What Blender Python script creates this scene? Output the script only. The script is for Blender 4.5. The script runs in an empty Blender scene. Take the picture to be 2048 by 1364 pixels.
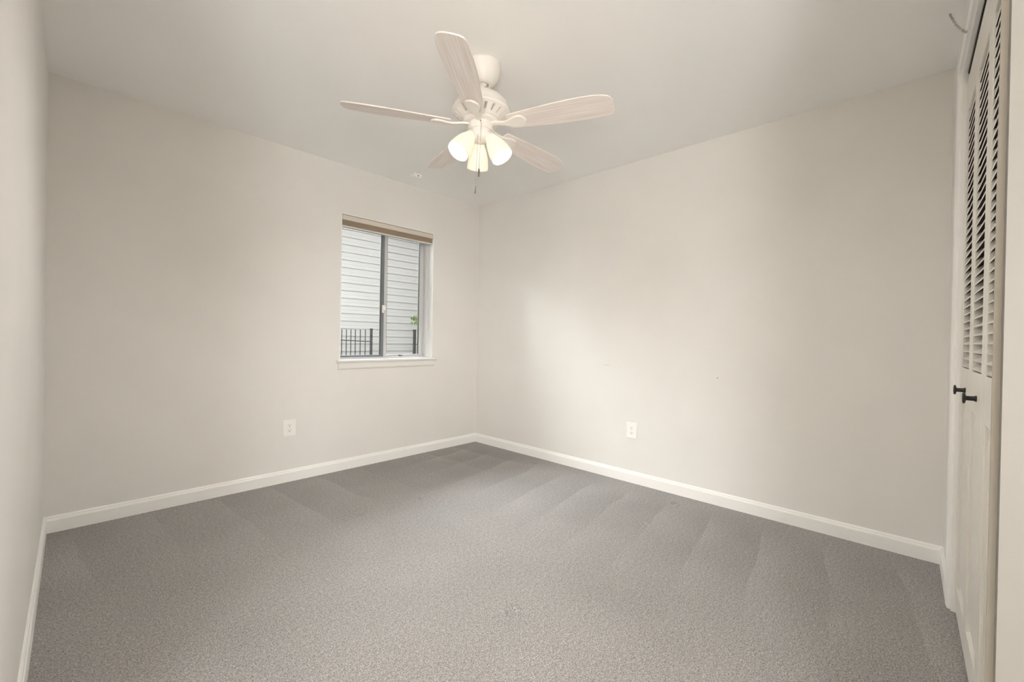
import bpy, bmesh, math, random
import numpy as np
from mathutils import Vector, Matrix

random.seed(7)
C = bpy.context.scene
COL = C.collection
PI = math.pi

# ------------------------------------------------------------------ camera
FPX, YAW, PITCH, ROLL, CAMH = 864.18, 0.81318, -0.00611, 0.01767, 1.0796
fw = Vector((math.sin(YAW) * math.cos(PITCH), math.cos(YAW) * math.cos(PITCH), math.sin(PITCH)))
rt = Vector((math.cos(YAW), -math.sin(YAW), 0))
up = rt.cross(fw)
rt2 = rt * math.cos(ROLL) + up * math.sin(ROLL)
up2 = -rt * math.sin(ROLL) + up * math.cos(ROLL)
cam = bpy.data.cameras.new('camera')
cam.sensor_width = 36.0
cam.lens = FPX * 36.0 / 2048.0
cam.clip_start = 0.01
cam.clip_end = 200
co = bpy.data.objects.new('camera', cam)
co.matrix_world = Matrix(((rt2.x, up2.x, -fw.x, 0), (rt2.y, up2.y, -fw.y, 0), (rt2.z, up2.z, -fw.z, CAMH), (0, 0, 0, 1)))
COL.objects.link(co)
C.camera = co

# ------------------------------------------------------------------ world, exposure, daylight
SKY = 1.5
w = bpy.data.worlds.new('overcast_sky')
w.use_nodes = True
C.world = w
bg = w.node_tree.nodes['Background']
bg.inputs['Color'].default_value = (0.93, 0.97, 1.0, 1)
bg.inputs['Strength'].default_value = SKY
vs = C.view_settings
vs.view_transform = 'Standard'
vs.look = 'None'
vs.gamma = 1.0
vs.use_curve_mapping = False
vs.exposure = 0.6
C.cycles.max_bounces = 12
C.cycles.diffuse_bounces = 8
C.cycles.transparent_max_bounces = 16
C.cycles.use_denoising = True
C.cycles.sample_clamp_indirect = 8.0
C.cycles.caustics_reflective = False
C.cycles.caustics_refractive = False


def area_light(name, loc, direction, sx, sy, power, color=(1, 1, 1), portal=False):
    l = bpy.data.lights.new(name, 'AREA')
    l.shape = 'RECTANGLE'
    l.size, l.size_y = sx, sy
    l.energy = power
    l.color = color
    o = bpy.data.objects.new(name, l)
    o.location = loc
    o.rotation_euler = Vector(direction).to_track_quat('-Z', 'Y').to_euler()
    if portal:
        l.cycles.is_portal = True
    COL.objects.link(o)
    return o


# room constants
X, Y, H = 3.0232, 3.3583, 2.44
WX0, WX1, WZ0, WZ1 = 1.5556, 2.452, 0.885, 2.055      # window opening
RECESS = 0.087
YBO = Y + 0.16
area_light('window_portal', ((WX0 + WX1) / 2, Y + 0.13, (WZ0 + WZ1) / 2), (0, -1, 0), WX1 - WX0, WZ1 - WZ0, 1, portal=True)
area_light('sky_standin_light', (-6.0, 9.5, 7.5), (0, -0.81, -0.58), 56.0, 8.6, 38000, (0.95, 0.98, 1.0))  # added area lamp standing in for the sky above the eave
hl = bpy.data.lights.new('added_fill_light', 'POINT')  # added fill light behind the camera, no known lamp there
hl.energy = 108.0
hl.color = (1.0, 0.99, 0.97)
hl.shadow_soft_size = 0.25
ho = bpy.data.objects.new('added_fill_light', hl)
ho.location = (-0.90, -0.90, 1.0)
COL.objects.link(ho)

# ------------------------------------------------------------------ materials
def mat(name, color, rough=0.5, spec=0.5, metal=0.0, bump=None, var=None, coat=0.0):
    m = bpy.data.materials.new(name)
    m.use_nodes = True
    nt = m.node_tree
    b = nt.nodes['Principled BSDF']
    b.inputs['Base Color'].default_value = (*color, 1)
    b.inputs['Roughness'].default_value = rough
    b.inputs['Specular IOR Level'].default_value = spec
    b.inputs['Metallic'].default_value = metal
    b.inputs['Coat Weight'].default_value = coat
    tc = nt.nodes.new('ShaderNodeTexCoord')
    if bump:
        sc, st = bump
        n = nt.nodes.new('ShaderNodeTexNoise')
        n.inputs['Scale'].default_value = sc
        n.inputs['Detail'].default_value = 3
        nt.links.new(tc.outputs['Object'], n.inputs['Vector'])
        bp = nt.nodes.new('ShaderNodeBump')
        bp.inputs['Strength'].default_value = st
        bp.inputs['Distance'].default_value = 0.002
        nt.links.new(n.outputs['Fac'], bp.inputs['Height'])
        nt.links.new(bp.outputs['Normal'], b.inputs['Normal'])
    if var:
        sc, lo, hi = var
        n2 = nt.nodes.new('ShaderNodeTexNoise')
        n2.inputs['Scale'].default_value = sc
        n2.inputs['Detail'].default_value = 4
        nt.links.new(tc.outputs['Object'], n2.inputs['Vector'])
        r = nt.nodes.new('ShaderNodeMapRange')
        r.inputs['From Min'].default_value = 0.3
        r.inputs['From Max'].default_value = 0.7
        r.inputs['To Min'].default_value = lo
        r.inputs['To Max'].default_value = hi
        nt.links.new(n2.outputs['Fac'], r.inputs['Value'])
        mx = nt.nodes.new('ShaderNodeVectorMath')
        mx.operation = 'SCALE'
        mx.inputs[0].default_value = color
        nt.links.new(r.outputs['Result'], mx.inputs['Scale'])
        nt.links.new(mx.outputs['Vector'], b.inputs['Base Color'])
    return m


M = {}
M['wall'] = mat('beige_wall_paint', (0.775, 0.76, 0.733), 0.62, 0.35, bump=(160, 0.12), var=(3.0, 0.985, 1.015))
M['ceiling'] = mat('ceiling_paint', (0.90, 0.895, 0.88), 0.85, 0.2, bump=(120, 0.15), var=(2.0, 0.99, 1.01))
M['trim'] = mat('white_trim_paint', (0.89, 0.885, 0.87), 0.38, 0.5, bump=(40, 0.04))
M['door'] = mat('closet_door_paint', (0.72, 0.695, 0.645), 0.35, 0.5, bump=(60, 0.05))
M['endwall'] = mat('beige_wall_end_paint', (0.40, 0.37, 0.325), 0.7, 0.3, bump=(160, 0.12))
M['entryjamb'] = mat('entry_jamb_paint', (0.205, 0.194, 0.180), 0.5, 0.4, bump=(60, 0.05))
M['hall'] = mat('hallway_paint', (0.66, 0.625, 0.565), 0.7, 0.3)
M['dark'] = mat('closet_shade_dark', (0.022, 0.02, 0.018), 0.9, 0.1)  # unlit closet shade put into the colour of the liner
M['louverback'] = mat('shaded_louver_back', (0.045, 0.038, 0.032), 0.85, 0.1)  # shade on the slat undersides put into the colour
M['black'] = mat('black_metal', (0.012, 0.011, 0.011), 0.35, 0.5, metal=0.0)
M['plastic'] = mat('white_plastic', (0.89, 0.875, 0.85), 0.4, 0.5)
M['slot'] = mat('outlet_slot_dark', (0.10, 0.095, 0.09), 0.6, 0.3)
M['winframe'] = mat('shaded_aluminium_sash', (0.20, 0.215, 0.24), 0.42, 0.5, metal=0.3)  # dark backlit tone put into the colour of the left sash
M['winlight'] = mat('light_window_track', (0.62, 0.63, 0.635), 0.4, 0.5)
M['jamb'] = mat('white_window_reveal', (0.89, 0.89, 0.88), 0.5, 0.4)
M['headrail'] = mat('blind_headrail', (0.66, 0.60, 0.52), 0.5, 0.4)
M['cell'] = mat('taupe_blind_fabric', (0.43, 0.36, 0.285), 0.85, 0.15)
M['blindrail'] = mat('blind_bottom_rail', (0.70, 0.67, 0.62), 0.5, 0.4)
M['fan'] = mat('white_fan_enamel', (0.82, 0.785, 0.745), 0.38, 0.5)
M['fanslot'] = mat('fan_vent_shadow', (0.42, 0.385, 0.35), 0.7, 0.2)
M['chain'] = mat('brass_chain', (0.55, 0.50, 0.42), 0.35, 0.5, metal=0.6)
M['fob'] = mat('pewter_chain_fob', (0.17, 0.155, 0.14), 0.45, 0.5, metal=0.3)
M['iron'] = mat('black_iron_fence', (0.06, 0.06, 0.062), 0.5, 0.5)
M['siding'] = mat('white_vinyl_siding', (0.585, 0.58, 0.57), 0.55, 0.3, bump=(30, 0.05))
M['soffit'] = mat('soffit_paint', (0.6, 0.6, 0.6), 0.8, 0.2)
M['facade'] = mat('dark_unseen_facade', (0.035, 0.03, 0.027), 0.9, 0.2, var=(8, 0.8, 1.2))  # unseen facade kept dark to cut light bounced onto the siding
M['ground'] = mat('outdoor_ground', (0.05, 0.048, 0.04), 0.95, 0.1, bump=(20, 0.5), var=(6, 0.7, 1.2))
M['leaf'] = mat('green_leaf', (0.13, 0.25, 0.02), 0.5, 0.4, var=(30, 0.7, 1.4))
M['twig'] = mat('brown_twig', (0.10, 0.075, 0.05), 0.8, 0.2)
M['cord'] = mat('grey_cord', (0.55, 0.53, 0.49), 0.8, 0.2, var=(120, 0.6, 1.2))
M['scuff'] = mat('grey_scuff', (0.56, 0.545, 0.52), 0.8, 0.2)


def blade_material():
    m = mat('whitewashed_wood', (0.74, 0.68, 0.63), 0.45, 0.45)
    nt = m.node_tree
    b = nt.nodes['Principled BSDF']
    tc = nt.nodes.new('ShaderNodeTexCoord')
    mp = nt.nodes.new('ShaderNodeMapping')
    mp.inputs['Scale'].default_value = (3, 160, 20)
    n = nt.nodes.new('ShaderNodeTexNoise')
    n.inputs['Scale'].default_value = 1.0
    n.inputs['Detail'].default_value = 6
    n.inputs['Distortion'].default_value = 0.6
    cr = nt.nodes.new('ShaderNodeValToRGB')
    cr.color_ramp.elements[0].position = 0.3
    cr.color_ramp.elements[0].color = (0.72, 0.635, 0.59, 1)
    cr.color_ramp.elements[1].position = 0.62
    cr.color_ramp.elements[1].color = (0.85, 0.79, 0.75, 1)
    nt.links.new(tc.outputs['Object'], mp.inputs['Vector'])
    nt.links.new(mp.outputs['Vector'], n.inputs['Vector'])
    nt.links.new(n.outputs['Fac'], cr.inputs['Fac'])
    nt.links.new(cr.outputs['Color'], b.inputs['Base Color'])
    return m


M['blade'] = blade_material()


def glass_pane_material():
    m = bpy.data.materials.new('window_glass')
    m.use_nodes = True
    nt = m.node_tree
    nt.nodes.clear()
    out = nt.nodes.new('ShaderNodeOutputMaterial')
    tr = nt.nodes.new('ShaderNodeBsdfTransparent')
    tr.inputs['Color'].default_value = (0.97, 0.98, 0.975, 1)
    gl = nt.nodes.new('ShaderNodeBsdfGlossy')
    gl.inputs['Roughness'].default_value = 0.02
    fr = nt.nodes.new('ShaderNodeFresnel')
    fr.inputs['IOR'].default_value = 1.3
    mx = nt.nodes.new('ShaderNodeMixShader')
    nt.links.new(fr.outputs['Fac'], mx.inputs['Fac'])
    nt.links.new(tr.outputs['BSDF'], mx.inputs[1])
    nt.links.new(gl.outputs['BSDF'], mx.inputs[2])
    nt.links.new(mx.outputs['Shader'], out.inputs['Surface'])
    return m


M['glass'] = glass_pane_material()


def shade_material():
    m = bpy.data.materials.new('frosted_lamp_glass')
    m.use_nodes = True
    nt = m.node_tree
    b = nt.nodes['Principled BSDF']
    b.inputs['Base Color'].default_value = (0.5, 0.47, 0.42, 1)
    b.inputs['Roughness'].default_value = 0.35
    b.inputs['Emission Color'].default_value = (1.0, 0.85, 0.62, 1)
    b.inputs['Emission Strength'].default_value = 0.44
    return m


M['shade'] = shade_material()


def bulb_material():
    m = bpy.data.materials.new('lit_bulb')
    m.use_nodes = True
    nt = m.node_tree
    nt.nodes.clear()
    out = nt.nodes.new('ShaderNodeOutputMaterial')
    e = nt.nodes.new('ShaderNodeEmission')
    e.inputs['Color'].default_value = (1.0, 0.972, 0.93, 1)
    e.inputs['Strength'].default_value = 920.0
    nt.links.new(e.outputs['Emission'], out.inputs['Surface'])
    return m


M['bulb'] = bulb_material()


def carpet_material():
    m = bpy.data.materials.new('grey_carpet')
    m.use_nodes = True
    nt = m.node_tree
    L = nt.links
    b = nt.nodes['Principled BSDF']
    b.inputs['Roughness'].default_value = 1.0
    b.inputs['Specular IOR Level'].default_value = 0.05
    b.inputs['Sheen Weight'].default_value = 0.12
    b.inputs['Sheen Roughness'].default_value = 0.6
    tc = nt.nodes.new('ShaderNodeTexCoord')

    def noise(scale, detail, vec=None, rough=0.5):
        n = nt.nodes.new('ShaderNodeTexNoise')
        n.inputs['Scale'].default_value = scale
        n.inputs['Detail'].default_value = detail
        n.inputs['Roughness'].default_value = rough
        L.new(vec or tc.outputs['Object'], n.inputs['Vector'])
        return n.outputs['Fac']

    def mrange(v, a, b_, lo, hi):
        r = nt.nodes.new('ShaderNodeMapRange')
        for k, q in (('From Min', a), ('From Max', b_), ('To Min', lo), ('To Max', hi)):
            r.inputs[k].default_value = q
        L.new(v, r.inputs['Value'])
        return r.outputs['Result']

    def mul(a, c):
        n = nt.nodes.new('ShaderNodeMath')
        n.operation = 'MULTIPLY'
        L.new(a, n.inputs[0])
        L.new(c, n.inputs[1])
        return n.outputs['Value']

    tuft = noise(210, 2.5, None, 0.6)
    clump = noise(70, 3)
    # vacuum strokes: pile brushed in lanes, one side of each lane lies lighter and ends in a crisp line
    sep = nt.nodes.new('ShaderNodeSeparateXYZ')
    L.new(tc.outputs['Object'], sep.inputs['Vector'])
    ox, oy = sep.outputs['X'], sep.outputs['Y']

    def math_(op, a, c, third=None):
        n = nt.nodes.new('ShaderNodeMath')
        n.operation = op
        for i, q in enumerate((a, c, third)):
            if q is None:
                continue
            if isinstance(q, (int, float)):
                n.inputs[i].default_value = q
            else:
                L.new(q, n.inputs[i])
        return n.outputs['Value']

    warp = math_('MULTIPLY', math_('SUBTRACT', noise(2.2, 2), 0.5), 0.09)

    def strokes(across, along, slope, period, offset, lo0, lo1, hi0, hi1, amp):
        u = math_('ADD', math_('MULTIPLY_ADD', along, slope, across), warp)
        saw = math_('FRACT', math_('ADD', math_('DIVIDE', u, period), offset), 0.0)
        saw = math_('POWER', saw, 1.6)
        on = mrange(along, lo0, lo1, 0.0, 1.0)
        off = mrange(along, hi0, hi1, 1.0, 0.0)
        msk = math_('MULTIPLY', math_('MULTIPLY', on, off), mrange(noise(1.3, 1), 0.38, 0.62, 0.25, 1.0))
        return math_('MULTIPLY', math_('MULTIPLY', math_('SUBTRACT', saw, 0.36), msk), amp)

    right = strokes(oy, ox, -0.16, 0.285, 0.33, 1.75, 2.15, 2.68, 2.86, 0.21)
    back = strokes(ox, oy, 0.07, 0.33, 0.1, 2.35, 2.75, 3.2, 3.34, 0.17)
    lane = math_('ADD', math_('ADD', right, back), 1.0)
    patch = noise(1.7, 3)
    f = mul(mul(mrange(tuft, 0.3, 0.7, 0.42, 1.58), mrange(clump, 0.3, 0.7, 0.86, 1.14)),
            mul(lane, mrange(patch, 0.3, 0.7, 0.93, 1.07)))
    sc = nt.nodes.new('ShaderNodeVectorMath')
    sc.operation = 'SCALE'
    sc.inputs[0].default_value = (0.305, 0.291, 0.286)
    L.new(f, sc.inputs['Scale'])
    L.new(sc.outputs['Vector'], b.inputs['Base Color'])
    bp = nt.nodes.new('ShaderNodeBump')
    bp.inputs['Strength'].default_value = 0.9
    bp.inputs['Distance'].default_value = 0.004
    L.new(tuft, bp.inputs['Height'])
    L.new(bp.outputs['Normal'], b.inputs['Normal'])
    return m


M['carpet'] = carpet_material()

# ------------------------------------------------------------------ helpers
def obj(name, bm, m, parent=None, smooth=False, bevel=0.0, segs=2):
    me = bpy.data.meshes.new(name)
    bmesh.ops.recalc_face_normals(bm, faces=bm.faces[:])
    bm.to_mesh(me)
    bm.free()
    me.materials.append(M[m] if isinstance(m, str) else m)
    if smooth:
        for p in me.polygons:
            p.use_smooth = True
    o = bpy.data.objects.new(name, me)
    COL.objects.link(o)
    if parent:
        o.parent = parent
    if bevel:
        md = o.modifiers.new('bevel', 'BEVEL')
        md.width = bevel
        md.segments = segs
        md.limit_method = 'ANGLE'
        md.angle_limit = math.radians(40)
    return o


def tag(o, label, cat, kind=None, group=None):
    o['label'] = label
    o['category'] = cat
    if kind:
        o['kind'] = kind
    if group:
        o['group'] = group
    return o


def empty(name, loc, rot=(0, 0, 0)):
    o = bpy.data.objects.new(name, None)
    o.empty_display_size = 0.05
    o.location = loc
    o.rotation_euler = rot
    COL.objects.link(o)
    return o


def box(bm, x0, x1, y0, y1, z0, z1):
    v = [bm.verts.new(p) for p in ((x0, y0, z0), (x1, y0, z0), (x1, y1, z0), (x0, y1, z0),
                                   (x0, y0, z1), (x1, y0, z1), (x1, y1, z1), (x0, y1, z1))]
    for f in ((0, 3, 2, 1), (4, 5, 6, 7), (0, 1, 5, 4), (1, 2, 6, 5), (2, 3, 7, 6), (3, 0, 4, 7)):
        bm.faces.new([v[i] for i in f])
    return v


def prism(bm, poly, z0, z1):
    a = [bm.verts.new((p[0], p[1], z0)) for p in poly]
    b = [bm.verts.new((p[0], p[1], z1)) for p in poly]
    n = len(poly)
    bm.faces.new(a[::-1])
    bm.faces.new(b)
    for i in range(n):
        bm.faces.new((a[i], a[(i + 1) % n], b[(i + 1) % n], b[i]))
    return a + b


def sweep(bm, prof, p0, p1, inward):
    """profile (d, z) swept from p0 to p1 on the floor plan; d runs along `inward`"""
    A, B = [], []
    for d, z in prof:
        A.append(bm.verts.new((p0[0] + inward[0] * d, p0[1] + inward[1] * d, z)))
        B.append(bm.verts.new((p1[0] + inward[0] * d, p1[1] + inward[1] * d, z)))
    n = len(prof)
    for i in range(n):
        bm.faces.new((A[i], A[(i + 1) % n], B[(i + 1) % n], B[i]))
    bm.faces.new(A[::-1])
    bm.faces.new(B)


def lathe(bm, prof, segs=48, mtx=None, close=False):
    rings = []
    for r, z in prof:
        if r < 1e-6:
            rings.append([bm.verts.new((0, 0, z))])
        else:
            rings.append([bm.verts.new((r * math.cos(2 * PI * i / segs), r * math.sin(2 * PI * i / segs), z)) for i in range(segs)])
    pairs = list(zip(rings, rings[1:]))
    if close:
        pairs.append((rings[-1], rings[0]))
    for a, b in pairs:
        for i in range(segs):
            j = (i + 1) % segs
            if len(a) == 1 and len(b) == 1:
                continue
            if len(a) == 1:
                bm.faces.new((a[0], b[i], b[j]))
            elif len(b) == 1:
                bm.faces.new((a[i], b[0], a[j]))
            else:
                bm.faces.new((a[i], b[i], b[j], a[j]))
    if not close:
        for ring in (rings[0], rings[-1]):
            if len(ring) > 2:
                bm.faces.new(ring)
    vs_ = [v for r in rings for v in r]
    if mtx:
        bmesh.ops.transform(bm, matrix=mtx, verts=vs_)
    return vs_


def tube(bm, pts, r, segs=8):
    rings = []
    pts = [Vector(p) for p in pts]
    for i, p in enumerate(pts):
        d = (pts[min(i + 1, len(pts) - 1)] - pts[max(i - 1, 0)]).normalized()
        q = d.to_track_quat('Z', 'Y')
        rr = r[i] if isinstance(r, (list, tuple)) else r
        rings.append([bm.verts.new(p + q @ Vector((rr * math.cos(2 * PI * k / segs), rr * math.sin(2 * PI * k / segs), 0))) for k in range(segs)])
    for a, b in zip(rings, rings[1:]):
        for k in range(segs):
            bm.faces.new((a[k], a[(k + 1) % segs], b[(k + 1) % segs], b[k]))
    bm.faces.new(rings[0][::-1])
    bm.faces.new(rings[-1])


B = bmesh.new


def lx(y):            # face of the left wall (slightly out of square)
    return -0.036 - 0.02 * (Y - y)


def cy(x):            # face of the closet wall (slightly out of square)
    return -0.098 - 0.018 * (X - x)


# ------------------------------------------------------------------ room shell
# floor: carpet grid with furniture dents pressed into the pile
def build_floor():
    x0, x1, y0, y1 = -0.20, 3.06, -0.20, 3.40
    nx, ny = 430, 474
    gx = np.linspace(x0, x1, nx)
    gy = np.linspace(y0, y1, ny)
    XX, YY = np.meshgrid(gx, gy)
    rng = np.random.default_rng(3)
    Z = np.zeros_like(XX)
    dents = [(1.286, 2.418, 0.026, 0.006), (1.703, 2.402, 0.028, 0.008), (1.254, 1.155, 0.028, 0.011),
             (2.390, 1.168, 0.028, 0.009), (2.843, 1.170, 0.026, 0.009), (2.868, 2.424, 0.026, 0.009)]
    for dx, dy, r, dep in dents:
        d = np.hypot(XX - dx, YY - dy)
        t = np.clip((d - r * 0.72) / (r * 0.4), 0, 1)
        Z -= dep * (1 - t * t * (3 - 2 * t))
        Z += 0.5 * dep * np.exp(-((d) / (r * 0.35)) ** 2)
        Z += 0.0022 * np.exp(-((d - r * 1.3) / (r * 0.25)) ** 2)
    Z += rng.normal(0, 0.00035, Z.shape)
    verts = np.stack([XX.ravel(), YY.ravel(), Z.ravel()], 1)
    idx = np.arange(nx * ny).reshape(ny, nx)
    q = np.stack([idx[:-1, :-1].ravel(), idx[:-1, 1:].ravel(), idx[1:, 1:].ravel(), idx[1:, :-1].ravel()], 1)
    me = bpy.data.meshes.new('floor')
    me.vertices.add(len(verts))
    me.vertices.foreach_set('co', verts.astype(np.float32).ravel())
    me.loops.add(q.size)
    me.loops.foreach_set('vertex_index', q.astype(np.int32).ravel())
    me.polygons.add(len(q))
    me.polygons.foreach_set('loop_start', (np.arange(len(q)) * 4).astype(np.int32))
    me.update(calc_edges=True)
    me.polygons.foreach_set('use_smooth', np.ones(len(q), dtype=bool))
    me.materials.append(M['carpet'])
    o = bpy.data.objects.new('floor', me)
    COL.objects.link(o)
    tag(o, 'grey cut pile carpet with vacuum strokes and round furniture dents', 'floor', 'structure')


build_floor()

bm = B()
box(bm, -1.8, 3.3, -1.5, YBO, -0.15, -0.03)
tag(obj('floor_slab', bm, 'hall'), 'concrete slab under the grey carpet', 'floor', 'structure')

bm = B()
box(bm, -1.8, 3.3, -1.5, YBO, H, H + 0.12)
tag(obj('ceiling', bm, 'ceiling'), 'smooth off white ceiling above the ceiling fan', 'ceiling', 'structure')

# window wall with its opening
bm = B()
YB = Y + 0.16
box(bm, -0.4, WX0, Y, YB, -0.15, H)
box(bm, WX1, 3.3, Y, YB, -0.15, H)
box(bm, WX0, WX1, Y, YB, -0.15, WZ0 - 0.03)
box(bm, WX0, WX1, Y, YB, WZ1, H)
tag(obj('wall_back', bm, 'wall'), 'beige painted wall that holds the window', 'wall', 'structure')

bm = B()
box(bm, X, X + 0.25, -1.5, Y, -0.15, H)
wr = tag(obj('wall_right', bm, 'wall'), 'bare beige wall on the right, with a soft patch of daylight', 'wall', 'structure')

bm = B()
box(bm, X - 0.0006, X + 0.001, 1.795, 1.840, 0.878, 0.8815)
obj('scuff_mark', bm, 'scuff', wr)
bm = B()
lathe(bm, [(0.0034, -0.001), (0.0034, 0.0006), (0, 0.0007)], 12, Matrix.Translation((X, 0.976, 0.8406)) @ Matrix.Rotation(-PI / 2, 4, 'Y'))
obj('nail_hole', bm, 'slot', wr)

bm = B()
prism(bm, [(lx(Y), Y), (lx(0.9), 0.9), (-0.3, 0.9), (-0.3, Y)], -0.15, H)
tag(obj('wall_left', bm, 'wall'), 'beige wall seen at a glancing angle along the left edge', 'wall', 'structure')

# closet wall: stub by the right wall, header, near end
OX0, OX1, OZ = 1.13, 2.53, 2.185
bm = B()
T = 0.115
prism(bm, [(X, cy(X)), (OX1 + 0.002, cy(OX1)), (OX1 + 0.002, cy(OX1) - T), (X, cy(X) - T)], -0.15, H)
prism(bm, [(OX1 + 0.002, cy(OX1)), (OX0, cy(OX0)), (OX0, cy(OX0) - T), (OX1 + 0.002, cy(OX1) - T)], OZ + 0.02, H)
tag(obj('wall_front', bm, 'wall'), 'beige wall around the louvered closet doors', 'wall', 'structure')

bm = B()
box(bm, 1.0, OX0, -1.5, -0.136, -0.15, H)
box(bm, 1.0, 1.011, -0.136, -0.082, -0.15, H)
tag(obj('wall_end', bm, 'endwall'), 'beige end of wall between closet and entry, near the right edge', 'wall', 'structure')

bm = B()
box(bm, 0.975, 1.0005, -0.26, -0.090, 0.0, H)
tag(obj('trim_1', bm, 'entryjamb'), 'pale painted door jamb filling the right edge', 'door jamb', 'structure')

bm = B()
box(bm, -1.8, 1.2, -1.5, -1.35, -0.15, H)
box(bm, -1.8, -1.65, -1.35, 1.15, -0.15, H)
box(bm, -1.65, -0.3, 1.0, 1.15, -0.15, H)
tag(obj('wall_hall', bm, 'hall'), 'beige hallway wall behind the entry', 'wall', 'structure')

bm = B()
box(bm, -1.65, 1.0, -1.35, -0.199, -0.03, 0.0)
box(bm, -1.65, -0.199, -0.199, 1.0, -0.03, 0.0)
tag(obj('floor_hall', bm, 'carpet'), 'grey carpet of the hallway behind the entry', 'floor', 'structure')

# closet interior
bm = B()
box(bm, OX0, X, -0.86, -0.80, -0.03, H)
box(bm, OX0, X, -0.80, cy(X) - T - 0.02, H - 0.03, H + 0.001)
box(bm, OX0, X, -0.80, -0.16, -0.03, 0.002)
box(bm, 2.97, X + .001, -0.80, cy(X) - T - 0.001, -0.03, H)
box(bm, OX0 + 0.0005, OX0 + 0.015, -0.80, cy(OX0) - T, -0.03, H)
tag(obj('wall_closet', bm, 'dark'), 'inside of the closet coloured near black as shade behind the louvers', 'wall', 'structure')

# baseboards with an eased moulded top
PROF = [(0, -0.01), (0.013, -0.01), (0.013, 0.064), (0.0115, 0.070), (0.0085, 0.074), (0.0075, 0.081), (0.004, 0.0865), (0, 0.0875)]


def baseboard(name, p0, p1, inward, label):
    bm = B()
    sweep(bm, PROF, p0, p1, inward)
    tag(obj(name, bm, 'trim'), label, 'baseboard', 'structure')


baseboard('baseboard_back', (lx(Y), Y), (X, Y), (0, -1), 'white baseboard along the window wall')
baseboard('baseboard_right', (X, Y), (X, cy(X)), (-1, 0), 'white baseboard along the bare right wall')
baseboard('baseboard_left', (lx(0.9), 0.9), (lx(Y), Y), (1, 0.0), 'white baseboard along the left edge wall')
baseboard('baseboard_front', (X, cy(X)), (OX1 + 0.062, cy(OX1 + 0.062)), (0, 1), 'short white baseboard between right wall and closet casing')

# ------------------------------------------------------------------ closet casing, track and doors
def closet_casing():
    root = empty('trim_2', (0, 0, 0))
    tag(root, 'white casing and jamb around the louvered closet doors', 'door casing', 'structure')
    bm = B()
    prism(bm, [(OX1 + 0.003, cy(OX1)), (OX1 + 0.062, cy(OX1 + 0.062)), (OX1 + 0.062, cy(OX1 + 0.062) + 0.009),
               (OX1 + 0.052, cy(OX1 + 0.05) + 0.014), (OX1 + 0.012, cy(OX1) + 0.012), (OX1 + 0.003, cy(OX1) + 0.008)], 0.0, OZ + 0.062)
    obj('side_casing', bm, 'trim', root)
    bm = B()
    prism(bm, [(OX1 - 0.014, cy(OX1) + 0.001), (OX1 + 0.002, cy(OX1) + 0.001), (OX1 + 0.002, cy(OX1) - T), (OX1 - 0.014, cy(OX1) - T)], 0.0, OZ + 0.018)
    obj('jamb', bm, 'trim', root)
    bm = B()
    prism(bm, [(OX0, cy(OX0)), (OX1 + 0.003, cy(OX1)), (OX1 + 0.003, cy(OX1) + 0.012), (OX0, cy(OX0) + 0.012)], OZ + 0.004, OZ + 0.062)
    obj('head_casing', bm, 'trim', root)
    bm = B()
    prism(bm, [(OX0, cy(OX0) + 0.001), (OX1 - 0.015, cy(OX1) + 0.001), (OX1 - 0.015, cy(OX1) - T), (OX0, cy(OX0) - T)], OZ, OZ + 0.018)
    obj('head_jamb', bm, 'trim', root)
    bm = B()
    prism(bm, [(OX0 + 0.01, cy(OX0) - 0.0125), (OX1 - 0.02, cy(OX1) - 0.0125), (OX1 - 0.02, cy(OX1) - 0.05), (OX0 + 0.01, cy(OX0) - 0.05)], OZ - 0.012, OZ - 0.0005)
    obj('track', bm, 'black', root)


closet_casing()

PW = 0.342            # leaf width
ANG = math.atan(0.018)


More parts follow.
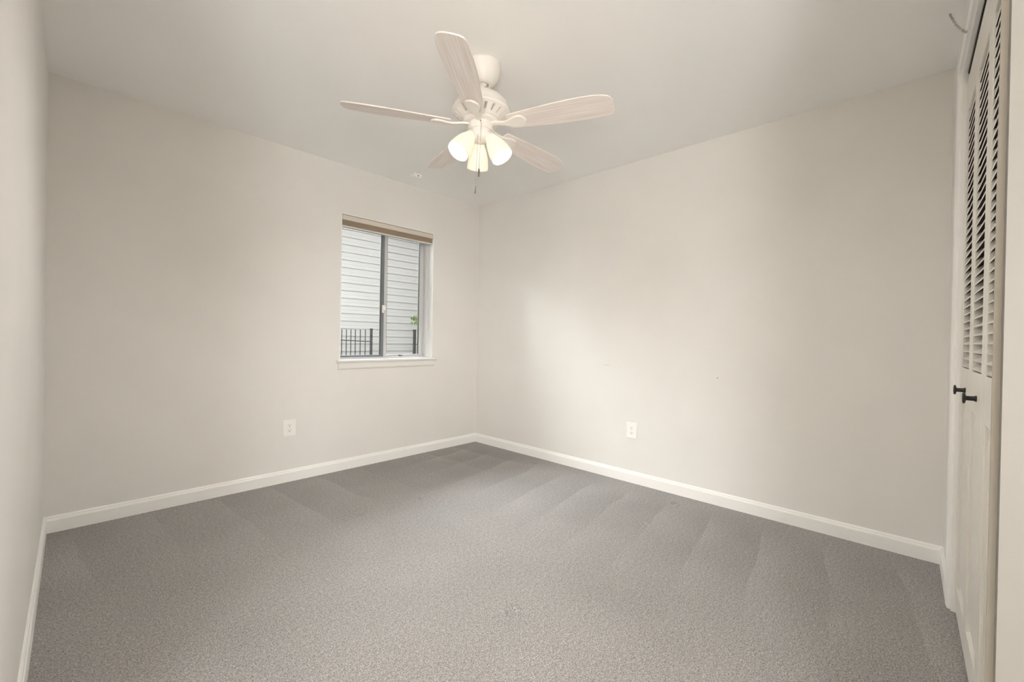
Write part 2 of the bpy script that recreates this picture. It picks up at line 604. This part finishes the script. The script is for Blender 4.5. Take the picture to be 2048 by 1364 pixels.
def closet_leaf(n, x_far, label, knob):
    # local frame: +x from the near edge to the far edge, y = 0 is the front face, -y into the closet
    xn = x_far - PW
    yf = -0.1645 + 0.018 * xn
    root = empty('door_%d' % n, (xn, yf, 0.012), (0, 0, ANG))
    tag(root, label, 'closet door', 'structure')
    th, st, top, LZ0, LZ1 = 0.028, 0.046, 2.132, 0.985, 1.995
    bm = B()
    box(bm, 0.002, st, -th, 0, 0, top)
    box(bm, PW - st, PW - 0.002, -th, 0, 0, top)
    box(bm, st, PW - st, -th, 0, LZ1, top)
    box(bm, st, PW - st, -th, 0, 0.85, LZ0)
    box(bm, st, PW - st, -th, 0, 0, 0.105)
    obj('frame', bm, 'door', root, bevel=0.0025)
    # louvers: front edge low, back edge high
    bm = B()
    pitch = 0.0283
    n_s = int((LZ1 - LZ0) / pitch)
    for i in range(n_s):
        z = LZ0 + 0.004 + i * pitch
        a = [bm.verts.new((xx, yy, zz)) for xx in (st - 0.004, PW - st + 0.004)
             for yy, zz in ((-0.003, z), (-0.0015, z + 0.004), (-0.0255, z + 0.0195), (-0.027, z + 0.0155))]
        for f in ((0, 1, 2, 3), (7, 6, 5, 4), (0, 4, 5, 1), (1, 5, 6, 2), (2, 6, 7, 3), (3, 7, 4, 0)):
            fc = bm.faces.new([a[k] for k in f])
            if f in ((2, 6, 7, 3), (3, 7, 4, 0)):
                fc.material_index = 1  # underside and back edge take the painted shade
    lo = obj('louvers', bm, 'door', root)
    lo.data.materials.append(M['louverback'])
    # raised lower panel
    bm = B()
    z0, z1 = 0.105, 0.85
    xa, xb = st, PW - st
    rings = []
    for d, yy in ((0.0, -0.008), (0.006, -0.012), (0.012, -0.012), (0.045, -0.003)):
        rings.append([bm.verts.new(p) for p in ((xa + d, yy, z0 + d), (xb - d, yy, z0 + d), (xb - d, yy, z1 - d), (xa + d, yy, z1 - d))])
    for a, b in zip(rings, rings[1:]):
        for k in range(4):
            bm.faces.new((a[k], a[(k + 1) % 4], b[(k + 1) % 4], b[k]))
    bm.faces.new(rings[-1])
    back = [bm.verts.new((v.co.x, -0.024, v.co.z)) for v in rings[0]]
    for k in range(4):
        bm.faces.new((rings[0][k], back[k], back[(k + 1) % 4], rings[0][(k + 1) % 4]))
    bm.faces.new(back[::-1])
    obj('raised_panel', bm, 'door', root)
    if knob:
        bm = B()
        kx, kz = PW * 0.42, 0.905
        m = Matrix.Translation((kx, 0, kz)) @ Matrix.Rotation(-PI / 2, 4, 'X')
        lathe(bm, [(0, 0.0), (0.010, 0.0), (0.0095, 0.003), (0.0075, 0.005), (0.007, 0.021), (0.008, 0.023), (0.0165, 0.025), (0.018, 0.027), (0.0175, 0.030), (0.012, 0.0315), (0, 0.032)], 24, m)
        k = obj('knob', bm, 'black', root, smooth=True)
        k['label'] = 'black T shaped knob'
    return root


xf = OX1 - 0.018
closet_leaf(1, xf, 'louvered closet door leaf farthest back, beside the casing, with a black knob', True)
closet_leaf(2, xf - PW, 'second louvered closet door leaf from the back, with a black knob', True)
closet_leaf(3, xf - 2 * PW, 'louvered closet door leaf cut off by the wall end at right', False)
closet_leaf(4, xf - 3 * PW, 'louvered closet door leaf hidden behind the wall end', False)

# frayed cord that runs from the ceiling down to the top of the closet doors
def cord():
    bm = B()
    def at(t):
        a, b, c = Vector((2.506, -0.063, 2.4385)), Vector((2.33, -0.082, 2.27)), Vector((2.20, -0.0975, 2.188))
        return a * (1 - t) ** 2 + b * 2 * t * (1 - t) + c * t * t
    n = 40
    for s in range(2):
        pts = []
        for i in range(n + 1):
            t = i / n
            p = at(t)
            ph = t * 26 + s * PI
            pts.append(p + Vector((0.0022 * math.cos(ph), 0.0022 * math.sin(ph), 0.001 * math.sin(ph * 1.7))))
        tube(bm, pts, [0.0022 + 0.0007 * math.sin(i * 2.1) for i in range(n + 1)], 6)
    o = obj('frayed_cord', bm, 'cord', smooth=True)
    tag(o, 'short grey frayed cord from ceiling to top of closet doors', 'cord')


cord()

# ------------------------------------------------------------------ window
def window():
    root = empty('window_1', ((WX0 + WX1) / 2, Y + RECESS, WZ0))
    tag(root, 'two pane sliding window in a white recess, siding outside', 'window', 'structure')
    cx = (WX0 + WX1) / 2
    hw = (WX1 - WX0) / 2
    hh = WZ1 - WZ0
    # reveal lining (white returns)
    bm = B()
    for s in (-1, 1):
        box(bm, s * hw - 0.006 if s > 0 else -hw - 0.0005, s * hw + 0.0005 if s > 0 else -hw + 0.006, -RECESS, 0.072, 0, hh)
    box(bm, -hw, hw, -RECESS, 0.072, hh - 0.006, hh + 0.0005)
    obj('reveal', bm, 'jamb', root)
    # outer frame, local y = 0 is its room side
    bm = B()
    fwid = 0.030
    box(bm, -hw + 0.006, -hw + 0.009, 0.0, 0.07, 0, hh)
    box(bm, hw - fwid, hw - 0.006, 0.0, 0.07, 0, hh)
    box(bm, -hw + 0.009, hw - fwid, 0.0, 0.07, 0, 0.014)
    box(bm, -hw + 0.009, hw - fwid, 0.0, 0.07, hh - 0.035, hh)
    obj('window_frame', bm, 'winlight', root, bevel=0.002)

    def sash(x0, x1, y0, y1, dark, latch, sw):
        bm = B()
        z0, z1 = 0.014, hh - 0.03
        box(bm, x0, x0 + sw, y0, y1, z0, z1)
        box(bm, x1 - sw, x1, y0, y1, z0, z1)
        box(bm, x0 + sw, x1 - sw, y0, y1, z0, z0 + 0.016)
        box(bm, x0 + sw, x1 - sw, y0, y1, z1 - 0.03, z1)
        s = obj('sash', bm, dark, root, bevel=0.0015)
        bm = B()
        ym = (y0 + y1) / 2
        box(bm, x0 + sw - 0.004, x1 - sw + 0.004, ym - 0.0015, ym + 0.0015, z0 + 0.012, z1 - 0.026)
        obj('pane', bm, 'glass', s)
        # dark glazing gasket against the stiles
        bm = B()
        for xx in (x0 + sw, x1 - sw - 0.004):
            box(bm, xx, xx + 0.004, y0 + 0.004, y1 - 0.004, z0 + 0.016, z1 - 0.03)
        obj('gasket', bm, 'slot', s)
        if latch:
            bm = B()
            zc = 1.318 - WZ0
            box(bm, x1 - 0.021, x1 - 0.006, y0 - 0.012, y0, zc - 0.035, zc + 0.035)
            box(bm, x1 - 0.018, x1 + 0.006, y0 - 0.024, y0 - 0.012, zc - 0.012, zc + 0.03)
            l = obj('latch', bm, 'plastic', s, bevel=0.003)
            l['label'] = 'white latch'
    sash(-hw + 0.010, -0.010, 0.006, 0.030, 'winframe', True, 0.028)
    sash(-0.006, hw - fwid, 0.034, 0.058, 'winlight', False, 0.040)
    # small pull at the bottom rail of the right sash
    bm = B()
    box(bm, 0.16, 0.18, -0.001, 0.034, 0.014, 0.028)
    obj('sash_stop', bm, 'winframe', root, bevel=0.002)
    # stool and apron
    bm = B()
    # horns run past the opening only in front of the wall
    pf = [(-RECESS - 0.034, -0.008), (-RECESS - 0.030, -0.017), (-RECESS - 0.022, -0.020), (-RECESS, -0.020), (-RECESS, 0.0), (-RECESS - 0.028, 0.0), (-RECESS - 0.033, -0.003)]
    a = [bm.verts.new((-hw - 0.026, p[0], p[1])) for p in pf]
    b = [bm.verts.new((hw + 0.030, p[0], p[1])) for p in pf]
    for i in range(len(pf)):
        bm.faces.new((a[i], a[(i + 1) % len(pf)], b[(i + 1) % len(pf)], b[i]))
    bm.faces.new(a[::-1])
    bm.faces.new(b)
    box(bm, -hw - 0.0005, hw + 0.0005, -RECESS - 0.0005, 0.005, -0.03, 0.0)
    obj('window_sill', bm, 'trim', root)
    bm = B()
    z0, z1 = -0.078, -0.020
    pf = [(-RECESS, z0), (-RECESS - 0.006, z0), (-RECESS - 0.011, z0 + 0.006), (-RECESS - 0.013, z0 + 0.016), (-RECESS - 0.013, z1), (-RECESS, z1)]
    a = [bm.verts.new((-hw - 0.012, p[0], p[1])) for p in pf]
    b = [bm.verts.new((hw + 0.016, p[0], p[1])) for p in pf]
    for i in range(len(pf)):
        bm.faces.new((a[i], a[(i + 1) % len(pf)], b[(i + 1) % len(pf)], b[i]))
    bm.faces.new(a[::-1])
    bm.faces.new(b)
    obj('apron', bm, 'wall', root)


window()


def blind():
    cx = (WX0 + WX1) / 2
    hw = (WX1 - WX0) / 2 - 0.0105
    root = empty('window_blind', (cx, Y + 0.012, WZ1 - 0.0085))
    tag(root, 'raised taupe cellular blind stacked at the window top', 'blind')
    bm = B()
    box(bm, -hw, hw, -0.008, 0.045, -0.040, -0.001)
    obj('headrail', bm, 'headrail', root, bevel=0.003)
    bm = B()
    prof = []
    n = 7
    z = -0.040
    for i in range(n):
        prof += [(0.004, z), (-0.001, z - 0.003)]
        z -= 0.006
    prof.append((0.004, z))
    a0 = [(p[0], p[1]) for p in prof] + [(0.036, z), (0.036, -0.040)]
    a = [bm.verts.new((-hw + 0.004, p[0], p[1])) for p in a0]
    b = [bm.verts.new((hw - 0.004, p[0], p[1])) for p in a0]
    for i in range(len(a0)):
        bm.faces.new((a[i], a[(i + 1) % len(a0)], b[(i + 1) % len(a0)], b[i]))
    bm.faces.new(a[::-1])
    bm.faces.new(b)
    obj('cellular_fabric', bm, 'cell', root)
    bm = B()
    box(bm, -hw + 0.002, hw - 0.002, 0.0, 0.038, z - 0.013, z - 0.0003)
    obj('bottom_rail', bm, 'blindrail', root, bevel=0.003)


blind()

# ------------------------------------------------------------------ outlets
def outlet(loc, rotz, label):
    # local: x right along the wall, z up, -y out into the room
    root = empty('wall_outlet', loc, (0, 0, rotz))
    tag(root, label, 'outlet')
    bm = B()
    W2, H2 = 0.0430, 0.0595
    box(bm, -W2, W2, -0.0065, 0.0002, -H2, H2)
    obj('cover_plate', bm, 'plastic', root, bevel=0.0035, segs=3)
    for s in (-1, 1):
        zc = s * 0.0195
        bm = B()
        pts = []
        for k in range(32):
            a = 2 * PI * k / 32
            pts.append((0.0172 * math.cos(a), max(-0.0135, min(0.0135, 0.0172 * math.sin(a)))))
        f0 = [bm.verts.new((p[0], -0.0062, zc + p[1])) for p in pts]
        f1 = [bm.verts.new((p[0] * 0.97, -0.0088, zc + p[1] * 0.97)) for p in pts]
        bm.faces.new(f1)
        bm.faces.new(f0[::-1])
        for k in range(32):
            bm.faces.new((f0[k], f0[(k + 1) % 32], f1[(k + 1) % 32], f1[k]))
        r = obj('receptacle', bm, 'plastic', root)
        bm = B()
        box(bm, -0.0075, -0.0050, -0.0092, -0.0080, zc - 0.001, zc + 0.0075)
        box(bm, 0.0050, 0.0075, -0.0092, -0.0080, zc + 0.0, zc + 0.007)
        mtx = Matrix.Translation((0, -0.0086, zc - 0.0065)) @ Matrix.Rotation(PI / 2, 4, 'X')
        lathe(bm, [(0.0028, -0.0006), (0.0028, 0.0006)], 12, mtx)
        sl = obj('slots', bm, 'slot', r)
    bm = B()
    lathe(bm, [(0.003, 0), (0.0028, 0.001), (0, 0.0013)], 14, Matrix.Translation((0, -0.0064, 0)) @ Matrix.Rotation(PI / 2, 4, 'X'))
    obj('screw', bm, 'winlight', root)


outlet((1.1865, Y, 0.393), 0, 'white wall outlet on the window wall, left of the window')
outlet((X, 1.586, 0.395), -PI / 2, 'white wall outlet on the bare right wall')

# ------------------------------------------------------------------ ceiling sensor
def sensor():
    root = empty('ceiling_sensor', (2.072, 3.103, H))
    tag(root, 'small white box sensor on ceiling above the window', 'sensor')
    bm = B()
    box(bm, -0.041, 0.041, -0.034, 0.034, -0.007, 0.0003)
    obj('base', bm, 'plastic', root, bevel=0.002)
    bm = B()
    vv = box(bm, -0.037, 0.037, -0.030, 0.030, -0.028, -0.0065)
    for v in vv[:4]:
        v.co.x *= 0.9
        v.co.y *= 0.88
    obj('housing', bm, 'plastic', root, bevel=0.004, segs=3)
    bm = B()
    box(bm, -0.004, 0.010, -0.0312, -0.026, -0.019, -0.014)
    obj('indicator', bm, 'slot', root)


sensor()

# ------------------------------------------------------------------ ceiling fan
def ceiling_fan():
    root = empty('ceiling_fan', (1.4587, 1.6054, H), (0.024, 0.0235, 0))
    tag(root, 'white five blade ceiling fan with three lit glass shades', 'ceiling fan')
    # canopy
    bm = B()
    lathe(bm, [(0.079, 0.0015), (0.085, 0.0), (0.086, -0.008), (0.0845, -0.035), (0.079, -0.062), (0.066, -0.084), (0.048, -0.098), (0.036, -0.103), (0.029, -0.1035), (0.0275, -0.101), (0.029, -0.085), (0.040, -0.075), (0.05, -0.05), (0.05, 0.001)], 64)
    obj('canopy', bm, 'fan', root, smooth=True)
    bm = B()
    lathe(bm, [(0.013, -0.04), (0.013, -0.165)], 24)
    lathe(bm, [(0.012, -0.072), (0.022, -0.078), (0.026, -0.088), (0.022, -0.098), (0.013, -0.104)], 24)
    obj('downrod', bm, 'fan', root, smooth=True)
    # motor dome
    bm = B()
    lathe(bm, [(0.014, -0.128), (0.026, -0.132), (0.028, -0.146), (0.048, -0.149), (0.080, -0.157), (0.108, -0.172), (0.128, -0.193), (0.138, -0.214), (0.141, -0.228), (0.1445, -0.231), (0.147, -0.236), (0.146, -0.242), (0.141, -0.245)], 72)
    obj('motor_housing', bm, 'fan', root, smooth=True)
    # vented cone under the dome, slots pressed in between the blade irons
    bm = B()
    seg = 60
    prof = [(0.141, -0.2445), (0.134, -0.249), (0.101, -0.272), (0.093, -0.278), (0.086, -0.281)]
    rings = [[bm.verts.new((r * math.cos(2 * PI * i / seg), r * math.sin(2 * PI * i / seg), z)) for i in range(seg)] for r, z in prof]
    slots = []
    for k, (a, b) in enumerate(zip(rings, rings[1:])):
        for i in range(seg):
            f = bm.faces.new((a[i], b[i], b[(i + 1) % seg], a[(i + 1) % seg]))
            if k == 1 and i % 3 == 0:
                slots.append(f)
    bm.faces.new(rings[-1])
    bm.faces.new(rings[0])
    bm.normal_update()
    ins = bmesh.ops.inset_individual(bm, faces=slots, thickness=0.0016)
    for f in slots:
        n = Vector((0, 0, 0))
        c = f.calc_center_median()
        inward = Vector((-c.x, -c.y, 0)).normalized() * 0.004 + Vector((0, 0, 0.008))
        for v in f.verts:
            v.co += inward
    for f in slots:
        f.material_index = 1
    o = obj('vent_ring', bm, 'fan', root)
    o.data.materials.append(M['fanslot'])
    # flywheel
    bm = B()
    lathe(bm, [(0.0, -0.280), (0.088, -0.280), (0.090, -0.283), (0.089, -0.291), (0.080, -0.295), (0.064, -0.297), (0, -0.297)], 60)
    obj('flywheel', bm, 'fan', root, smooth=False, bevel=0.0015)
    # switch housing and lamp fitter
    bm = B()
    lathe(bm, [(0, -0.294), (0.0625, -0.294), (0.0635, -0.297), (0.0625, -0.326), (0.0605, -0.3295), (0.0575, -0.331), (0, -0.331)], 60)
    sh = obj('switch_housing', bm, 'fan', root, bevel=0.0)
    a = math.radians(-134)
    bm = B()
    lathe(bm, [(0.003, 0), (0.003, 0.003), (0, 0.004)], 12, Matrix.Translation((0.0625 * math.cos(a), 0.0625 * math.sin(a), -0.309)) @ Vector((math.cos(a), math.sin(a), 0)).to_track_quat('Z', 'Y').to_matrix().to_4x4())
    obj('screw', bm, 'fob', sh)
    bm = B()
    lathe(bm, [(0, -0.330), (0.054, -0.330), (0.0545, -0.334), (0.0520, -0.337), (0.0525, -0.352), (0.0500, -0.366), (0.044, -0.376), (0.030, -0.382), (0.012, -0.384), (0.009, -0.390), (0, -0.392)], 60)
    obj('lamp_fitter', bm, 'fan', root, smooth=True)
    # blades, blade irons
    a0 = -2.4866
    pitch = math.radians(-12.5)
    for i in range(5):
        ang = a0 + i * 2 * PI / 5
        R = Matrix.Rotation(ang, 4, 'Z') @ Matrix.Translation((0, 0, -0.305)) @ Matrix.Rotation(pitch, 4, 'X')
        bm = B()
        up_, lo_ = [], []
        prof = [(0.150, -0.040, 0.040), (0.158, -0.046, 0.046), (0.20, -0.0500, 0.0500), (0.26, -0.0545, 0.0545), (0.33, -0.0605, 0.0605), (0.40, -0.066, 0.066), (0.47, -0.0695, 0.0695),
                (0.53, -0.070, 0.070), (0.58, -0.067, 0.0685), (0.615, -0.0615, 0.066), (0.638, -0.053, 0.0625), (0.650, -0.041, 0.056), (0.657, -0.020, 0.040), (0.659, 0.004, 0.012)]
        outline = [(p[0], p[1]) for p in prof] + [(p[0], p[2]) for p in prof[::-1]]
        top_ = [bm.verts.new((x, y, 0.003)) for x, y in outline]
        bot_ = [bm.verts.new((x, y, -0.003)) for x, y in outline]
        bm.faces.new(top_)
        bm.faces.new(bot_[::-1])
        n = len(outline)
        for k in range(n):
            bm.faces.new((top_[k], bot_[k], bot_[(k + 1) % n], top_[(k + 1) % n]))
        bl = obj('blade', bm, 'blade', root, bevel=0.0012)
        bl.matrix_local = R
        # blade iron: curved neck from the flywheel, teardrop plate under the blade
        bm = B()
        half = [(0.060, 0.012), (0.085, 0.012), (0.115, 0.011), (0.140, 0.014), (0.165, 0.024), (0.190, 0.0345), (0.212, 0.0375), (0.228, 0.033), (0.240, 0.020), (0.247, 0.0)]
        out2 = [(x, -y) for x, y in half] + [(x, y) for x, y in half[::-1][1:]]

        def zz(x, lower):
            lift = 0.012 * max(0.0, min(1.0, (0.15 - x) / 0.07))
            return -0.0038 + lift - (0.0095 if lower else 0.0)
        t2 = [bm.verts.new((x, y, zz(x, False))) for x, y in out2]
        b2 = [bm.verts.new((x, y * 0.93, zz(x, True))) for x, y in out2]
        m2 = len(out2)
        nh = len(half)
        # quads across the width so the bent neck stays clean
        for k in range(nh - 2):
            j0, j1 = m2 - 1 - k, m2 - 2 - k
            bm.faces.new((t2[k], t2[k + 1], t2[j1], t2[j0]))
            bm.faces.new((b2[k], b2[j0], b2[j1], b2[k + 1]))
        bm.faces.new((t2[nh - 2], t2[nh - 1], t2[nh]))
        bm.faces.new((b2[nh - 2], b2[nh], b2[nh - 1]))
        for k in range(m2):
            bm.faces.new((t2[k], b2[k], b2[(k + 1) % m2], t2[(k + 1) % m2]))
        ir = obj('blade_iron', bm, 'fan', root, bevel=0.0015)
        ir.matrix_local = R
    # lamp arms, shades, bulbs
    s0 = math.radians(51.9)
    for i in range(3):
        a = s0 + i * 2 * PI / 3
        tilt = math.radians(34)
        d = Vector((math.sin(tilt) * math.cos(a), math.sin(tilt) * math.sin(a), -math.cos(tilt)))
        neck = Vector((0.050 * math.cos(a), 0.050 * math.sin(a), -0.360))
        q = d.to_track_quat('Z', 'Y').to_matrix().to_4x4()
        base = Matrix.Translation(neck) @ q
        bm = B()
        lathe(bm, [(0, -0.022), (0.017, -0.022), (0.020, -0.006), (0.024, 0.002), (0.0245, 0.022), (0.0215, 0.026), (0.014, 0.026), (0.014, 0.045), (0, 0.045)], 32, base)
        obj('lamp_socket', bm, 'fan', root, smooth=True, bevel=0.001)
        bm = B()
        outer = [(0.0255, 0.010), (0.0275, 0.018), (0.034, 0.032), (0.0415, 0.050), (0.0470, 0.070), (0.0510, 0.090), (0.0535, 0.108), (0.0548, 0.124), (0.0545, 0.134)]
        inner = [(r - 0.003, z) for r, z in outer[::-1]]
        lathe(bm, outer + inner, 48, base, close=True)
        s = obj('lamp_shade', bm, 'shade', root, smooth=True)
        s['label'] = 'lit frosted glass bell shade'
        bm = B()
        cz = 0.083
        lathe(bm, [(0, 0.044), (0.012, 0.046), (0.0135, 0.056)] + [(0.0255 * math.cos(t), cz + 0.0255 * math.sin(t)) for t in np.linspace(-0.95, PI / 2 - 0.02, 10)] + [(0, cz + 0.0255)], 24, base)
        obj('bulb', bm, 'bulb', s, smooth=True)
    # pull chains with fobs
    ca = math.radians(-130)
    for (r, da, z_end, nm) in ((0.064, 0.0, -0.545, 'light'), (0.050, -0.25, -0.622, 'fan')):
        x, y = r * math.cos(ca + da), r * math.sin(ca + da)
        z0 = -0.318 if nm == 'light' else -0.368
        bm = B()
        tube(bm, [(x * 0.92, y * 0.92, z0 + 0.002), (x * 1.03, y * 1.03, z0), (x * 1.04, y * 1.04, z0 - 0.012), (x * 1.04, y * 1.04, z_end)], 0.0011, 8)
        z = z0 - 0.012
        while z > z_end:
            bmesh.ops.create_icosphere(bm, subdivisions=1, radius=0.0017, matrix=Matrix.Translation((x * 1.04, y * 1.04, z)))
            z -= 0.0052
        ch = obj('pull_chain', bm, 'chain', root, smooth=True)
        bm = B()
        lathe(bm, [(0, z_end + 0.004), (0.002, z_end + 0.003), (0.0036, z_end), (0.0042, z_end - 0.012), (0.0042, z_end - 0.030), (0.003, z_end - 0.036), (0, z_end - 0.037)], 16, Matrix.Translation((x * 1.04, y * 1.04, 0)))
        obj('fob', bm, 'fob', ch, smooth=True)


ceiling_fan()

# ------------------------------------------------------------------ outside: neighbouring house, fence, leaves
YN, LAP = 6.6, 0.12


def siding_house():
    root = empty('neighbour_house', (3.0, YN, -0.6))
    tag(root, 'white house with horizontal vinyl siding outside the window', 'house')
    bm = B()
    x0, x1 = -9.0, 13.0
    ztop, zbot = 3.15, -0.6
    zc = 2.74
    prof = []
    k0 = -int((ztop - zc) / LAP) - 1
    z = zc - k0 * LAP
    pts = []
    zz_ = z
    while zz_ > zbot + 0.05:
        top = zz_
        # each course: set back at its top, proud with an undercut lip at its bottom
        pts += [(0.012, top), (-0.002, top), (-0.0085, top - LAP * 0.44), (-0.0075, top - LAP * 0.50), (-0.014, top - LAP + 0.011), (0.012, top - LAP + 0.009)]
        zz_ -= LAP
    pts += [(0.3, zz_), (0.3, z)]
    a = [bm.verts.new((x0 - 3.0, p[0], p[1] + 0.6)) for p in pts]
    b = [bm.verts.new((x1 - 3.0, p[0], p[1] + 0.6)) for p in pts]
    n = len(pts)
    for i in range(n):
        bm.faces.new((a[i], a[(i + 1) % n], b[(i + 1) % n], b[i]))
    obj('siding', bm, 'siding', root)
    bm = B()
    box(bm, x0 - 3.2, x1 - 2.8, -0.25, 0.4, 3.66, 3.78)
    obj('eave', bm, 'soffit', root)


siding_house()

bm = B()
box(bm, -9, 13, YB, YN + 0.5, -0.65, -0.45)
tag(obj('ground', bm, 'ground'), 'ground between the two houses', 'ground', 'structure')
bm = B()
box(bm, -9, -0.4, YB - 0.06, YB, -0.5, 5.9)
box(bm, 3.3, 13, YB - 0.06, YB, -0.5, 5.9)
box(bm, -0.4, 3.3, YB - 0.06, YB, H + 0.12, 5.9)
box(bm, -0.4, 3.3, YB - 0.06, YB, -0.5, -0.15)
tag(obj('wall_facade', bm, 'facade'), 'outer face of this house above and beside the window', 'wall', 'structure')


def fence(root_x, label, pickets, post_x, rail, ztop_post, post_w):
    YF = 6.15
    root = empty('iron_fence', (root_x, YF, -0.45))
    tag(root, label, 'fence')
    def loc(x, z):
        return (x - root_x, z + 0.45)
    bm = B()
    px, _ = loc(post_x, 0)
    box(bm, px - post_w / 2, px + post_w / 2, -post_w / 2, post_w / 2, 0.0, ztop_post + 0.45)
    box(bm, px - post_w * 0.58, px + post_w * 0.58, -post_w * 0.58, post_w * 0.58, ztop_post + 0.45, ztop_post + 0.465)
    obj('post', bm, 'iron', root)
    for (xa, za), (xb, zb) in rail:
        bm = B()
        a, b = loc(xa, za), loc(xb, zb)
        mid = ((a[0] + b[0]) / 2, (a[1] + b[1]) / 2 - 0.004)
        tube(bm, [(a[0], 0, a[1]), (mid[0], 0, mid[1]), (b[0], 0, b[1])], 0.007, 8)
        obj('rail', bm, 'iron', root)
    for x, zt in pickets:
        bm = B()
        q, _ = loc(x, 0)
        box(bm, q - 0.0048, q + 0.0048, -0.0048, 0.0048, 0.0, zt + 0.45)
        obj('picket', bm, 'iron', root)


# picket positions along the fence, read at the fence's own depth
pick = [(2.8785 + d, 1.160 + 0.0015 * i) for i, d in enumerate((-0.29, -0.215, -0.142, -0.07, 0.0, 0.070, 0.139, 0.209, 0.288, 0.368))]
fence(2.6, 'black iron fence with thin pickets ending in a post, left of the window mullion',
      pick, 3.345, [((2.55, 1.028), (3.345, 0.992)), ((2.55, 0.30), (3.345, 0.30))], 1.177, 0.030)
fence(4.2, 'black iron fence post with one rail near the right side of the window',
      [(4.30, 1.18), (4.40, 1.18), (4.50, 1.18)], 4.128, [((4.128, 0.953), (5.0, 0.935)), ((4.128, 0.30), (5.0, 0.30))], 1.182, 0.036)


def sprig():
    root = empty('leafy_branch', (4.085, 6.0, 0.185))
    tag(root, 'small bright green leafy branch tip against the siding', 'plant')
    bm = B()
    rng = random.Random(5)
    for k in range(80):
        c = Vector((rng.uniform(-0.13, 0.11), rng.uniform(-0.05, 0.05), rng.uniform(-0.075, 0.075) + 1.163))
        if (c.x / 0.13) ** 2 + ((c.z - 1.163) / 0.085) ** 2 > 1:
            continue
        d = Vector((rng.uniform(-1, 1), rng.uniform(-0.6, 0.3), rng.uniform(-0.9, 0.6))).normalized()
        q = d.to_track_quat('X', 'Z').to_matrix().to_4x4()
        mt = Matrix.Translation(c) @ q @ Matrix.Rotation(rng.uniform(-1, 1), 4, 'X')
        prof = [(-0.028, 0.0, 0), (-0.012, 0.010, 0.002), (0.006, 0.011, 0.003), (0.028, 0.0, 0), (0.006, -0.011, 0.003), (-0.012, -0.010, 0.002)]
        vv = [bm.verts.new(mt @ Vector(p)) for p in prof]
        bm.faces.new(vv)
    obj('leaves', bm, 'leaf', root)
    bm = B()
    tube(bm, [(0.55, 0.03, -0.62), (0.50, 0.03, 0.5), (0.30, 0.02, 1.10), (0.05, 0.0, 1.17), (-0.12, 0.0, 1.19)], [0.02, 0.015, 0.008, 0.004, 0.002], 8)
    obj('stem', bm, 'twig', root, smooth=True)


sprig()
